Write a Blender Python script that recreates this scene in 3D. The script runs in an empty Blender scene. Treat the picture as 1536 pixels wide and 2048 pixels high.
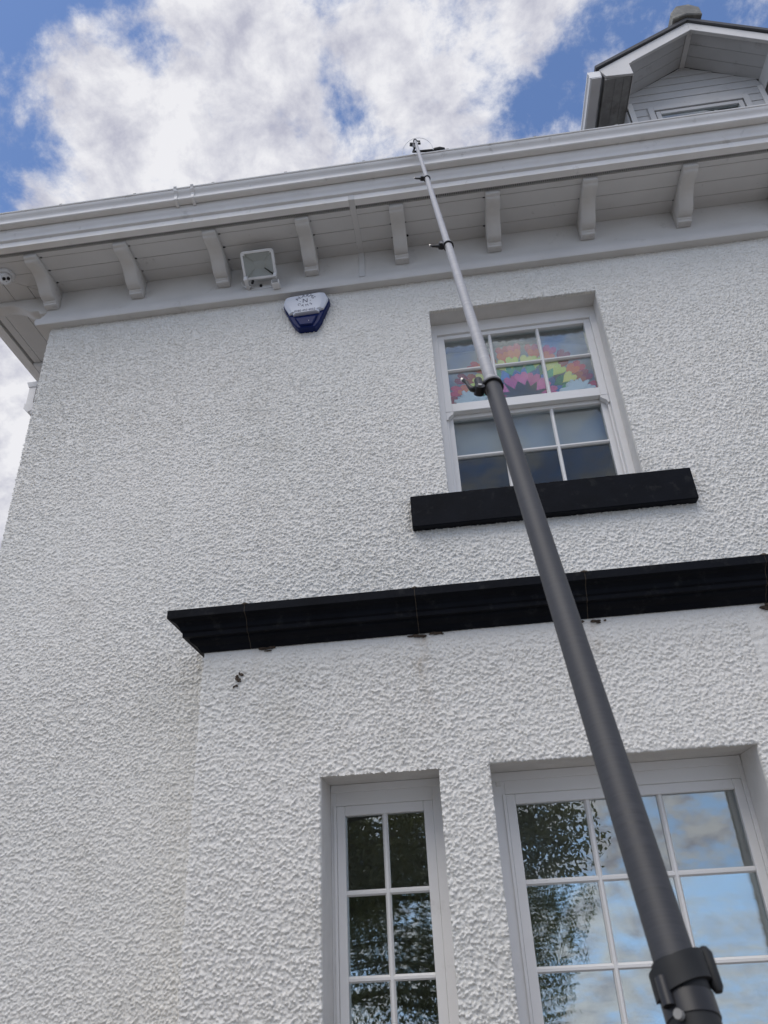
import bpy, bmesh, math, random
import numpy as np
from mathutils import Vector, Matrix

random.seed(7)
rng = np.random.default_rng(7)
S = bpy.context.scene
COL = S.collection
R = math.radians

# ------------------------------------------------------------------ camera
# The photographer stands 3.6 m in front of the main wall, eye height 1.6 m.
# World: x along the facade, y into the house (main wall at y = 0), z up.
DW, EYE = 3.6, 1.6
RT = Vector((0.9914, 0.1215, -0.0495))
UP = Vector((0.1027, -0.4835, 0.8693))
FW = Vector((-0.0817, 0.8668, 0.4918))
CAMPOS = Vector((0, -DW, EYE))
cam = bpy.data.cameras.new('camera')
cam.sensor_fit = 'HORIZONTAL'; cam.sensor_width = 36; cam.lens = 36 * 1480 / 1536
cam.dof.use_dof = True; cam.dof.focus_distance = 4.6; cam.dof.aperture_fstop = 18
cam.clip_start = 0.05; cam.clip_end = 5000
camo = bpy.data.objects.new('camera', cam); COL.objects.link(camo)
m = Matrix.Identity(4)
for i in range(3):
    m[i][0] = RT[i]; m[i][1] = UP[i]; m[i][2] = -FW[i]
m.translation = CAMPOS
camo.matrix_world = m
S.camera = camo


def ray(px, py):
    return FW + RT * ((px - 768) / 1480) + UP * ((1024 - py) / 1480)


def at_depth(px, py, t):
    return CAMPOS + ray(px, py) * t


# ------------------------------------------------------------------ sky, sun, exposure
SUN_EL, SUN_AZ = 58, 205          # azimuth: direction the light comes from, clockwise from +y
w = bpy.data.worlds.new('World'); S.world = w; w.use_nodes = True
nt = w.node_tree; N = nt.nodes; L = nt.links
for n in list(N): N.remove(n)


def nd(tree, typ, **kw):
    n = tree.nodes.new(typ)
    for k, v in kw.items(): setattr(n, k, v)
    return n


out = nd(nt, 'ShaderNodeOutputWorld')
sky = nd(nt, 'ShaderNodeTexSky', sky_type='NISHITA')
sky.sun_disc = False; sky.sun_elevation = R(SUN_EL); sky.sun_rotation = R(SUN_AZ)
sky.air_density = 1.0; sky.dust_density = 0.8; sky.ozone_density = 1.5
bsky = nd(nt, 'ShaderNodeBackground'); bsky.inputs[1].default_value = 0.135
tint = nd(nt, 'ShaderNodeMixRGB', blend_type='MULTIPLY'); tint.inputs[0].default_value = 1; tint.inputs[2].default_value = (.95, 1.04, 1.22, 1)
L.new(sky.outputs[0], tint.inputs[1]); L.new(tint.outputs[0], bsky.inputs[0])
tc = nd(nt, 'ShaderNodeTexCoord')
sep = nd(nt, 'ShaderNodeSeparateXYZ'); L.new(tc.outputs['Generated'], sep.inputs[0])


def mth(tree, op, a, b=None, c=None, clamp=False):
    n = tree.nodes.new('ShaderNodeMath'); n.operation = op; n.use_clamp = clamp
    for i, v in enumerate((a, b, c)):
        if v is None: continue
        if isinstance(v, (int, float)): n.inputs[i].default_value = v
        else: tree.links.new(v, n.inputs[i])
    return n.outputs[0]


zc = mth(nt, 'MAXIMUM', sep.outputs[2], -0.14)
den = mth(nt, 'ADD', zc, 0.5)
cx = mth(nt, 'DIVIDE', sep.outputs[0], den)
cy = mth(nt, 'DIVIDE', sep.outputs[1], den)
sv = nd(nt, 'ShaderNodeCombineXYZ'); L.new(sep.outputs[0], sv.inputs[0]); L.new(sep.outputs[1], sv.inputs[1])
L.new(mth(nt, 'MAXIMUM', sep.outputs[2], .16), sv.inputs[2]); L.new(sv.outputs[0], sky.inputs[0])     # clear air stays blue down to the low sky
cp = nd(nt, 'ShaderNodeCombineXYZ'); L.new(cx, cp.inputs[0]); L.new(cy, cp.inputs[1])


def wnoise(scale, detail, rough, dist, off):
    mp = nd(nt, 'ShaderNodeVectorMath', operation='ADD'); L.new(cp.outputs[0], mp.inputs[0])
    mp.inputs[1].default_value = off
    n = nd(nt, 'ShaderNodeTexNoise'); n.inputs['Scale'].default_value = scale
    n.inputs['Detail'].default_value = detail; n.inputs['Roughness'].default_value = rough
    n.inputs['Distortion'].default_value = dist
    L.new(mp.outputs[0], n.inputs['Vector'])
    return n.outputs['Fac']


n1 = wnoise(3.4, 5, 0.5, 0.1, (3.1, 1.7, 0.0))
n2 = wnoise(11.5, 10, 0.64, 0.15, (7.7, 2.2, 1.0))
n3 = wnoise(15, 7, 0.62, 0.15, (1.3, 9.1, 2.0))
dens = mth(nt, 'ADD', mth(nt, 'MULTIPLY', n1, 0.30), mth(nt, 'MULTIPLY_ADD', n2, 1.35, -.265))
# gaps and banks of this sky: (direction as photographed, radius in picture points, strength)
SPOTS = [((30, 30), 110, -.24), ((170, 10), 90, -.20), ((310, 85), 65, -.20), ((60, 250), 85, -.15), ((120, 330), 75, -.17), ((10, 345), 90, -.2),
         ((650, 140), 42, -.15), ((705, 30), 60, -.10), ((950, 165), 60, -.16), ((1170, 80), 60, -.10), ((1120, 190), 80, -.2), ((1040, 240), 60, -.1),
         ((1270, 80), 100, -.22), ((1480, 10), 150, -.2),
         ((200, 150), 110, .15), ((450, 60), 130, .14), ((330, 270), 170, .17), ((560, 230), 150, .13), ((560, 370), 160, .14), ((820, 70), 110, .17),
         ((850, 240), 110, .14), ((70, 400), 90, .15), ((20, 900), 520, .60), ((1040, 110), 85, .24), ((960, 50), 110, .20), ((780, 160), 80, .10), ((1080, 20), 80, .14), ((480, 150), 120, .12), ((1240, 10), 50, .12)]
for (px, py), rad, st in SPOTS:
    d = ray(px, py).normalized()
    q = (d.x / (d.z + .5), d.y / (d.z + .5), 0)
    vd = nd(nt, 'ShaderNodeVectorMath', operation='DISTANCE'); L.new(cp.outputs[0], vd.inputs[0]); vd.inputs[1].default_value = q
    g = mth(nt, 'DIVIDE', vd.outputs['Value'], rad * .00042)
    g = mth(nt, 'MULTIPLY', g, g)
    g = mth(nt, 'POWER', 2.718, mth(nt, 'MULTIPLY', g, -1.0))
    dens = mth(nt, 'MULTIPLY_ADD', g, st * (.58 if st > 0 else .85), dens)
mr = nd(nt, 'ShaderNodeMapRange', interpolation_type='SMOOTHSTEP')
L.new(dens, mr.inputs[0]); mr.inputs[1].default_value = 0.36; mr.inputs[2].default_value = 0.68
cr = nd(nt, 'ShaderNodeValToRGB')
cr.color_ramp.elements[0].position = .34; cr.color_ramp.elements[0].color = (.54, .55, .66, 1)
cr.color_ramp.elements[1].position = .58; cr.color_ramp.elements[1].color = (.95, .95, .99, 1)
L.new(n3, cr.inputs[0])
bcl = nd(nt, 'ShaderNodeBackground'); bcl.inputs[1].default_value = 0.79
L.new(cr.outputs[0], bcl.inputs[0])
mix = nd(nt, 'ShaderNodeMixShader'); L.new(mr.outputs[0], mix.inputs[0])
L.new(bsky.outputs[0], mix.inputs[1]); L.new(bcl.outputs[0], mix.inputs[2]); L.new(mix.outputs[0], out.inputs[0])

sl = bpy.data.lights.new('sun', 'SUN'); sl.energy = 1.25; sl.angle = R(45); sl.color = (1, .93, .83)
so_ = bpy.data.objects.new('sun', sl); COL.objects.link(so_)
az, el = R(SUN_AZ), R(SUN_EL)
to_sun = Vector((math.sin(az) * math.cos(el), math.cos(az) * math.cos(el), math.sin(el)))
so_.rotation_euler = to_sun.to_track_quat('Z', 'Y').to_euler(); so_.location = (0, -6, 12)
S.view_settings.view_transform = 'Standard'; S.view_settings.look = 'None'
S.view_settings.exposure = 0.19; S.view_settings.gamma = 1.0; S.view_settings.use_curve_mapping = False
S.render.engine = 'CYCLES'
S.cycles.max_bounces = 7; S.cycles.diffuse_bounces = 3; S.cycles.glossy_bounces = 3; S.cycles.transparent_max_bounces = 10


# ------------------------------------------------------------------ materials
def material(name, base, rough=.5, metal=0, var=.0, vscale=6, bump=0, bscale=80, dirt=None, dscale=4, spec=.5):
    """Principled with large soft tone variation, fine relief and optional dirt blotches."""
    mt = bpy.data.materials.new(name); mt.use_nodes = True
    t = mt.node_tree; b = t.nodes['Principled BSDF']
    b.inputs['Roughness'].default_value = rough; b.inputs['Metallic'].default_value = metal
    b.inputs['Specular IOR Level'].default_value = spec
    co = t.nodes.new('ShaderNodeTexCoord')
    colour = None
    if var or dirt:
        n = t.nodes.new('ShaderNodeTexNoise'); n.inputs['Scale'].default_value = vscale; n.inputs['Detail'].default_value = 6
        t.links.new(co.outputs['Object'], n.inputs['Vector'])
        rp = t.nodes.new('ShaderNodeValToRGB')
        rp.color_ramp.elements[0].position = .3; rp.color_ramp.elements[1].position = .7
        rp.color_ramp.elements[0].color = (*[c * (1 - var) for c in base], 1)
        rp.color_ramp.elements[1].color = (*[min(1, c * (1 + var)) for c in base], 1)
        t.links.new(n.outputs['Fac'], rp.inputs[0]); colour = rp.outputs[0]
        if dirt:
            dcol, lo, hi, amt = dirt
            n2_ = t.nodes.new('ShaderNodeTexNoise'); n2_.inputs['Scale'].default_value = dscale
            n2_.inputs['Detail'].default_value = 9; n2_.inputs['Roughness'].default_value = .7
            t.links.new(co.outputs['Object'], n2_.inputs['Vector'])
            mr_ = t.nodes.new('ShaderNodeMapRange'); mr_.inputs[1].default_value = lo; mr_.inputs[2].default_value = hi
            mr_.inputs[4].default_value = amt
            t.links.new(n2_.outputs['Fac'], mr_.inputs[0])
            mx = t.nodes.new('ShaderNodeMixRGB'); mx.inputs[2].default_value = (*dcol, 1)
            t.links.new(mr_.outputs[0], mx.inputs[0]); t.links.new(colour, mx.inputs[1]); colour = mx.outputs[0]
        t.links.new(colour, b.inputs['Base Color'])
    else:
        b.inputs['Base Color'].default_value = (*base, 1)
    if bump:
        nb = t.nodes.new('ShaderNodeTexNoise'); nb.inputs['Scale'].default_value = bscale; nb.inputs['Detail'].default_value = 4
        t.links.new(co.outputs['Object'], nb.inputs['Vector'])
        bp = t.nodes.new('ShaderNodeBump'); bp.inputs['Strength'].default_value = 1; bp.inputs['Distance'].default_value = bump
        t.links.new(nb.outputs['Fac'], bp.inputs['Height']); t.links.new(bp.outputs[0], b.inputs['Normal'])
    return mt


M = {}
M['wood'] = material('painted_timber', (.66, .645, .62), .45, var=.05, vscale=5, bump=.0006, bscale=40, dirt=((.28, .26, .22), .60, .78, .55), dscale=7)
M['dormer'] = material('dormer_grey', (.50, .495, .485), .5, var=.05, vscale=5, dirt=((.22, .21, .2), .58, .76, .6), dscale=8)  # greyer tone for the gable's inner faces, soffit and window
M['soffit'] = material('soffit_paint', (.65, .645, .635), .5, var=.04, vscale=4, bump=.0005, bscale=50, dirt=((.2, .19, .17), .64, .76, .6), dscale=11)
M['gutter'] = material('gutter_plastic', (.80, .79, .775), .35, var=.04, vscale=7, dirt=((.34, .33, .31), .60, .78, .6), dscale=13)
M['upvc'] = material('window_frame_white', (.84, .825, .80), .35, var=.02, vscale=3, dirt=((.5, .48, .43), .62, .8, .4), dscale=8)
M['plaster'] = material('reveal_render', (.74, .72, .685), .75, var=.06, vscale=9, bump=.0025, bscale=70, dirt=((.4, .37, .32), .6, .8, .4), dscale=10)
M['black'] = material('black_masonry_paint', (.0055, .0065, .0095), .6, var=.25, vscale=9, bump=.0015, bscale=60, spec=.10, dirt=((.035, .035, .035), .56, .76, .8), dscale=14)
M['mortar'] = material('stained_mortar', (.075, .06, .045), .9, var=.4, vscale=30)
M['hole'] = material('broken_render', (.07, .05, .035), .95, var=.5, vscale=60, bump=.002, bscale=120)
M['slot'] = material('gap_shade_and_grime', (.02, .02, .02), .9)  # near-black: shade painted into vent gaps, also colours grime and small fittings
M['slate'] = material('roof_slate', (.06, .062, .068), .6, var=.25, vscale=5, bump=.002, bscale=30)
M['ridge'] = material('ridge_concrete', (.21, .205, .19), .9, var=.2, vscale=12, bump=.003, bscale=60, dirt=((.45, .43, .36), .5, .65, .6), dscale=8)
M['greyboard'] = material('weathered_board', (.30, .295, .28), .6, var=.2, vscale=9, dirt=((.1, .09, .08), .5, .75, .7), dscale=6)
M['alloy'] = material('pole_alloy', (.60, .60, .64), .38, metal=.45, var=.1, vscale=40, dirt=((.3, .3, .32), .55, .8, .5), dscale=60)
M['carbon'] = material('pole_dark_tube', (.020, .0205, .023), .42, var=.2, vscale=45, spec=.8, bump=.0003, bscale=160)


def pole_mat(name, c0, c1, rough, metal, spec):
    mt = material(name, c0, rough, metal, spec=spec); t = mt.node_tree; b = t.nodes['Principled BSDF']
    co = t.nodes.new('ShaderNodeTexCoord'); ax_ = (FW + UP * .657 - RT * .0074).normalized()
    dt = t.nodes.new('ShaderNodeVectorMath'); dt.operation = 'DOT_PRODUCT'; dt.inputs[1].default_value = ax_
    t.links.new(co.outputs['Object'], dt.inputs[0])
    sc = t.nodes.new('ShaderNodeVectorMath'); sc.operation = 'SCALE'; sc.inputs[3].default_value = 18; t.links.new(co.outputs['Object'], sc.inputs[0])
    ad = t.nodes.new('ShaderNodeVectorMath'); ad.operation = 'MULTIPLY_ADD'; ad.inputs[1].default_value = (1, 1, 1)
    cv = t.nodes.new('ShaderNodeCombineXYZ'); t.links.new(mth(t, 'MULTIPLY', dt.outputs['Value'], 420.0), cv.inputs[0])
    t.links.new(sc.outputs[0], ad.inputs[0]); t.links.new(cv.outputs[0], ad.inputs[2])
    n = t.nodes.new('ShaderNodeTexNoise'); n.inputs['Scale'].default_value = 1; n.inputs['Detail'].default_value = 5; n.inputs['Roughness'].default_value = .65
    t.links.new(ad.outputs[0], n.inputs['Vector'])
    rp = t.nodes.new('ShaderNodeValToRGB'); rp.color_ramp.elements[0].position = .3; rp.color_ramp.elements[1].position = .72
    rp.color_ramp.elements[0].color = (*c0, 1); rp.color_ramp.elements[1].color = (*c1, 1)
    t.links.new(n.outputs['Fac'], rp.inputs[0]); t.links.new(rp.outputs[0], b.inputs['Base Color'])
    rr_ = t.nodes.new('ShaderNodeMapRange'); rr_.inputs[3].default_value = rough - .1; rr_.inputs[4].default_value = rough + .15
    t.links.new(n.outputs['Fac'], rr_.inputs[0]); t.links.new(rr_.outputs[0], b.inputs['Roughness'])
    return mt


M['alloy'] = pole_mat('pole_alloy', (.28, .28, .285), (.52, .52, .525), .45, .25, .5)
M['carbon'] = pole_mat('pole_dark_tube', (.014, .0145, .017), (.040, .041, .046), .55, 0, .7)
M['blackplastic'] = material('black_plastic', (.013, .013, .015), .4)
M['blackrubber'] = material('dark_clamp_plastic', (.016, .017, .018), .6, var=.3, vscale=30, spec=.35)
M['steel'] = material('bolt_steel', (.55, .53, .48), .35, metal=.8)
M['wire'] = material('white_wire', (.75, .75, .77), .4)
M['lampwhite'] = material('floodlight_white', (.80, .80, .79), .4, var=.05, dirt=((.35, .34, .32), .55, .8, .5), dscale=20)
M['reflector'] = material('lamp_reflector', (.92, .92, .92), .3)
M['camwhite'] = material('camera_white', (.7, .7, .7), .35)
M['lens'] = material('dark_lens', (.012, .012, .016), .1)
M['alarmwhite'] = material('alarm_cover_white', (.66, .69, .76), .35, var=.03)
M['navy'] = material('alarm_base_navy', (.008, .018, .10), .35, spec=.15)
M['navyprint'] = material('printed_navy', (.01, .014, .07), .5)
M['blind'] = material('roller_blind_fabric', (.55, .58, .60), .9, var=.04)
M['room'] = material('room_veil_paint', (.86, .85, .78), .9)  # kept pale so the lining adds a light veil behind the bay panes
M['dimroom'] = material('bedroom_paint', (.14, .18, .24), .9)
M['bark'] = material('bark', (.09, .07, .05), .95, var=.3, vscale=8, bump=.01, bscale=14)
M['leaf'] = material('leaf', (.17, .17, .085), .6, var=.4, vscale=3)
t = M['leaf'].node_tree; tl = t.nodes.new('ShaderNodeBsdfTranslucent'); tl.inputs[0].default_value = (.24, .25, .10, 1)
ms = t.nodes.new('ShaderNodeMixShader'); ms.inputs[0].default_value = .5
t.links.new(t.nodes['Principled BSDF'].outputs[0], ms.inputs[1]); t.links.new(tl.outputs[0], ms.inputs[2])
t.links.new(ms.outputs[0], t.nodes['Material Output'].inputs[0])
M['ground'] = material('gravel_ground', (.20, .175, .145), .95, var=.25, vscale=3, bump=.01, bscale=50)
for nme, c in dict(red=(.62, .05, .09), orange=(.85, .20, .05), yellow=(.80, .92, .20), green=(.04, .40, .20), blue=(.05, .22, .60), pink=(.78, .16, .40), tissue=(.75, .86, .92)).items():
    for sh, f_ in (('', 1.0), ('_deep', .62), ('_pale', 1.25)):
        M[nme + sh] = material('paper_' + nme + sh, tuple(min(.95, v * f_ + (.04 if f_ > 1 else 0)) for v in c), .8)

# glass: mirror share plus view through; the bay has coated double glazing, the sash window plain glass
def glass(name, share, gain=1.0):
    g = bpy.data.materials.new(name); g.use_nodes = True; t = g.node_tree
    for n in list(t.nodes): t.nodes.remove(n)
    o_ = t.nodes.new('ShaderNodeOutputMaterial'); mx = t.nodes.new('ShaderNodeMixShader')
    tr = t.nodes.new('ShaderNodeBsdfTransparent'); tr.inputs[0].default_value = (.94, .96, .96, 1)
    gl = t.nodes.new('ShaderNodeBsdfGlossy'); gl.inputs['Roughness'].default_value = 0.0; gl.inputs[0].default_value = (.93, .97, .97, 1)
    fr = t.nodes.new('ShaderNodeFresnel'); fr.inputs[0].default_value = 1.5
    fac = mth(t, 'ADD', mth(t, 'MULTIPLY', fr.outputs[0], gain), share, clamp=True)
    wv = t.nodes.new('ShaderNodeTexNoise'); wv.inputs['Scale'].default_value = 4; wv.inputs['Detail'].default_value = 1
    co = t.nodes.new('ShaderNodeTexCoord'); t.links.new(co.outputs['Object'], wv.inputs['Vector'])
    bp = t.nodes.new('ShaderNodeBump'); bp.inputs['Strength'].default_value = 1; bp.inputs['Distance'].default_value = .00015
    t.links.new(wv.outputs['Fac'], bp.inputs['Height']); t.links.new(bp.outputs[0], gl.inputs['Normal'])
    t.links.new(fac, mx.inputs[0]); t.links.new(tr.outputs[0], mx.inputs[1]); t.links.new(gl.outputs[0], mx.inputs[2]); t.links.new(mx.outputs[0], o_.inputs[0])
    return g


M['glass'] = glass('window_glass_coated', .17)
M['plainglass'] = glass('window_glass_plain', .0, .75)

# roughcast: masonry paint over thrown render, faint warm weathering and rust-brown runs below the cornice joints
rc = bpy.data.materials.new('roughcast_white'); rc.use_nodes = True; t = rc.node_tree; b = t.nodes['Principled BSDF']
b.inputs['Roughness'].default_value = .62
co = t.nodes.new('ShaderNodeTexCoord')


def tnoise(scale, detail, rough=.55):
    n = t.nodes.new('ShaderNodeTexNoise'); n.inputs['Scale'].default_value = scale
    n.inputs['Detail'].default_value = detail; n.inputs['Roughness'].default_value = rough
    t.links.new(co.outputs['Object'], n.inputs['Vector']); return n.outputs['Fac']


def trange(src, lo, hi, a, b_):
    n = t.nodes.new('ShaderNodeMapRange'); t.links.new(src, n.inputs[0])
    for i, v in enumerate((lo, hi, a, b_)): n.inputs[i + 1].default_value = v
    return n.outputs[0]


def tmix(f, a, b_):
    n = t.nodes.new('ShaderNodeMixRGB')
    if isinstance(f, float): n.inputs[0].default_value = f
    else: t.links.new(f, n.inputs[0])
    for i, v in ((1, a), (2, b_)):
        if isinstance(v, tuple): n.inputs[i].default_value = (*v, 1)
        else: t.links.new(v, n.inputs[i])
    return n.outputs[0]


colr = tmix(trange(tnoise(.9, 5), .35, .65, 0, 1), (.80, .785, .735), (.835, .81, .755))
colr = tmix(trange(tnoise(2.3, 8, .7), .54, .74, 0, .45), colr, (.60, .575, .51))
colr = tmix(trange(tnoise(60, 4, .65), .62, .72, 0, .4), colr, (.42, .395, .35))
colr = tmix(trange(tnoise(140, 2, .6), .66, .72, 0, .5), colr, (.33, .31, .28))
sp = t.nodes.new('ShaderNodeSeparateXYZ'); t.links.new(co.outputs['Object'], sp.inputs[0])
wob = mth(t, 'MULTIPLY_ADD', tnoise(6, 3), .14, -.07)
for jx, ln, st in ((-.165, .55, .6), (-.95, .2, .4), (.60, .3, .5), (1.36, .5, .7)):
    dx = mth(t, 'ABSOLUTE', mth(t, 'SUBTRACT', mth(t, 'ADD', sp.outputs[0], wob), jx))
    a_ = trange(dx, .0, .045, 1, 0)
    dz = trange(sp.outputs[2], 2.77 - ln, 2.77, 0, 1)
    up_ = mth(t, 'LESS_THAN', sp.outputs[2], 2.79)
    f_ = mth(t, 'MULTIPLY', mth(t, 'MULTIPLY', a_, dz), mth(t, 'MULTIPLY', up_, st))
    f_ = mth(t, 'MULTIPLY', f_, trange(tnoise(18, 6, .7), .40, .62, 0, 1))
    colr = tmix(f_, colr, (.36, .27, .17))
t.links.new(colr, b.inputs['Base Color'])
bp = t.nodes.new('ShaderNodeBump'); bp.inputs['Strength'].default_value = .8; bp.inputs['Distance'].default_value = .0035
t.links.new(tnoise(150, 3), bp.inputs['Height']); t.links.new(bp.outputs[0], b.inputs['Normal'])
M['rough'] = rc


# ------------------------------------------------------------------ helpers
def link(o, parent=None):
    COL.objects.link(o)
    if parent is not None: o.parent = parent
    return o


def mesh_obj(name, verts, faces, mat, parent=None, smooth=False, bevel=0):
    me = bpy.data.meshes.new(name); me.from_pydata([tuple(v) for v in verts], [], faces)
    bm = bmesh.new(); bm.from_mesh(me); bmesh.ops.remove_doubles(bm, verts=bm.verts, dist=1e-6)
    bmesh.ops.recalc_face_normals(bm, faces=bm.faces)
    if bevel: bmesh.ops.bevel(bm, geom=list(bm.edges), offset=bevel, segments=1, affect='EDGES', clamp_overlap=True)
    bm.to_mesh(me); bm.free()
    me.materials.append(M[mat] if isinstance(mat, str) else mat)
    if smooth:
        for p in me.polygons: p.use_smooth = True
    return link(bpy.data.objects.new(name, me), parent)


class B:
    """collects shapes of ONE part"""
    def __init__(s): s.v = []; s.f = []

    def add(s, v, f):
        k = len(s.v); s.v += [tuple(a) for a in v]; s.f += [tuple(i + k for i in q) for q in f]; return s

    def box(s, x0, x1, y0, y1, z0, z1):
        return s.add([(x, y, z) for x in (x0, x1) for y in (y0, y1) for z in (z0, z1)],
                     [(0, 1, 3, 2), (4, 6, 7, 5), (0, 4, 5, 1), (2, 3, 7, 6), (0, 2, 6, 4), (1, 5, 7, 3)])

    def obox(s, c, ax, ay, az, hx, hy, hz):
        c = Vector(c); vs = []
        for i in (-1, 1):
            for j in (-1, 1):
                for k in (-1, 1): vs.append(c + ax * hx * i + ay * hy * j + az * hz * k)
        return s.add(vs, [(0, 1, 3, 2), (4, 6, 7, 5), (0, 4, 5, 1), (2, 3, 7, 6), (0, 2, 6, 4), (1, 5, 7, 3)])

    def prism(s, poly, vec, org=None):
        """poly: list of 3D points, extruded by vec"""
        n = len(poly); a = [Vector(p) for p in poly]; v = a + [p + Vector(vec) for p in a]
        f = [tuple(range(n))[::-1], tuple(range(n, 2 * n))] + [(i, (i + 1) % n, n + (i + 1) % n, n + i) for i in range(n)]
        return s.add(v, f)

    def tube(s, pts, radii, seg=16, cap=True):
        pts = [Vector(p) for p in pts]
        if not isinstance(radii, (list, tuple)): radii = [radii] * len(pts)
        vs = []; fs = []
        ref = None
        for i, p in enumerate(pts):
            d = (pts[min(i + 1, len(pts) - 1)] - pts[max(i - 1, 0)])
            if d.length < 1e-7: d = pts[-1] - pts[0]
            d.normalize()
            if ref is None:
                ref = d.orthogonal().normalized()
            u = (ref - d * ref.dot(d)).normalized(); ref = u; q = d.cross(u)
            for k in range(seg):
                a = 2 * math.pi * k / seg
                vs.append(p + (u * math.cos(a) + q * math.sin(a)) * radii[i])
        for i in range(len(pts) - 1):
            for k in range(seg):
                k2 = (k + 1) % seg
                fs.append((i * seg + k, i * seg + k2, (i + 1) * seg + k2, (i + 1) * seg + k))
        if cap:
            fs.append(tuple(range(seg))[::-1]); fs.append(tuple((len(pts) - 1) * seg + k for k in range(seg)))
        return s.add(vs, fs)

    def obj(s, name, mat, parent=None, smooth=False, bevel=0):
        return mesh_obj(name, s.v, s.f, mat, parent, smooth, bevel)


def autosmooth(o, ang=40):
    me = o.data
    bm = bmesh.new(); bm.from_mesh(me)
    for f in bm.faces: f.smooth = True
    for e in bm.edges:
        e.smooth = not (len(e.link_faces) == 2 and e.calc_face_angle(0) > R(ang))
    bm.to_mesh(me); bm.free()
    return o


def empty(name, loc, label, cat, group=None):
    o = bpy.data.objects.new(name, None); o.location = loc; o.empty_display_size = .1
    COL.objects.link(o); o['label'] = label; o['category'] = cat
    if group: o['group'] = group
    return o


def local(root, o):
    """keep world placement of a child whose geometry is in world coordinates"""
    o.parent = root; o.matrix_parent_inverse = Matrix.Translation(root.location).inverted(); return o


Y = lambda D: D - DW           # distance in front of the camera -> world y
Z = lambda z: z + EYE          # height above the camera -> world z

# ------------------------------------------------------------------ ground
gy = [40, 0, -8, -12, -16, -24, -60, -200, -700]
gz = [0, 0, 0, -.3, -1.1, -3.0, -12.5, -50, -185]
gx = [-700, -100, -25, 25, 100, 700]
gv = [(x, y, z) for y, z in zip(gy, gz) for x in gx]
gf = [(i * 6 + j, i * 6 + j + 1, (i + 1) * 6 + j + 1, (i + 1) * 6 + j) for i in range(len(gy) - 1) for j in range(5)]
go = mesh_obj('ground', gv, gf, 'ground'); go['kind'] = 'structure'
go['label'] = 'grey gravel ground falling away in front of the house'

# ------------------------------------------------------------------ house
XC = -2.61                    # left corner of the main wall
house = empty('house', (0, 0, 0), 'two-storey white roughcast house with black cornice, sash windows and bracketed eaves', 'house')


def stamp_tile(n, size, count, rmin, rmax, seed):
    r_ = np.random.default_rng(seed); H = np.zeros((n, n)); px = size / n
    for _ in range(count):
        r = r_.uniform(rmin, rmax); cx_, cz_ = r_.uniform(0, n, 2); ex = r_.uniform(.82, 1.2); h = r_.uniform(.45, 1) * r / rmax
        k = int(r * 1.4 / px) + 2
        ii = np.arange(-k, k + 1); X, Zz = np.meshgrid(ii, ii, indexing='ij')
        a = r_.uniform(0, np.pi); fx, fz = cx_ % 1, cz_ % 1
        u = ((X - fx) * np.cos(a) + (Zz - fz) * np.sin(a)) * px / (r * ex); v = (-(X - fx) * np.sin(a) + (Zz - fz) * np.cos(a)) * px / r * ex
        q = np.clip(1 - (u * u + v * v), 0, None) ** .5 * h
        I = (int(cx_) + X) % n; J = (int(cz_) + Zz) % n
        H[I, J] = np.maximum(H[I, J], q)
    return H


T1 = stamp_tile(640, 1.26, 4600, .0045, .0092, 3)
T2 = stamp_tile(640, 1.43, 5200, .0035, .0070, 5)
T1 = np.maximum(T1, .9 * stamp_tile(640, 1.26, 420, .008, .0150, 8))


def samp(T, size, u, v):
    n = T.shape[0]; u = (u / size * n) % n; v = (v / size * n) % n
    i = np.floor(u).astype(int); j = np.floor(v).astype(int); fu = u - i; fv = v - j; i %= n; j %= n; i2 = (i + 1) % n; j2 = (j + 1) % n
    return T[i, j] * (1 - fu) * (1 - fv) + T[i2, j] * fu * (1 - fv) + T[i, j2] * (1 - fu) * fv + T[i2, j2] * fu * fv


def cast_height(x, z):
    c, s = math.cos(.7), math.sin(.7)
    a = samp(T1, .76, x, z); b_ = samp(T2, .87, x * c + z * s + 3, -x * s + z * c + 5)
    lo = .5 + .5 * np.sin(x * 3.1 + 1.7 * np.sin(z * 2.3)) * np.sin(z * 2.7 + 1.3 * np.sin(x * 1.9))
    pt = .78 + .45 * (.5 + .5 * np.sin(x * 1.3 + 2 * np.sin(z * .9 + 1)) * np.sin(z * 1.7 + 1.5 * np.sin(x * 1.1)))
    return np.maximum(a, b_ * .8) * .0128 * pt + lo * .004


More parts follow.
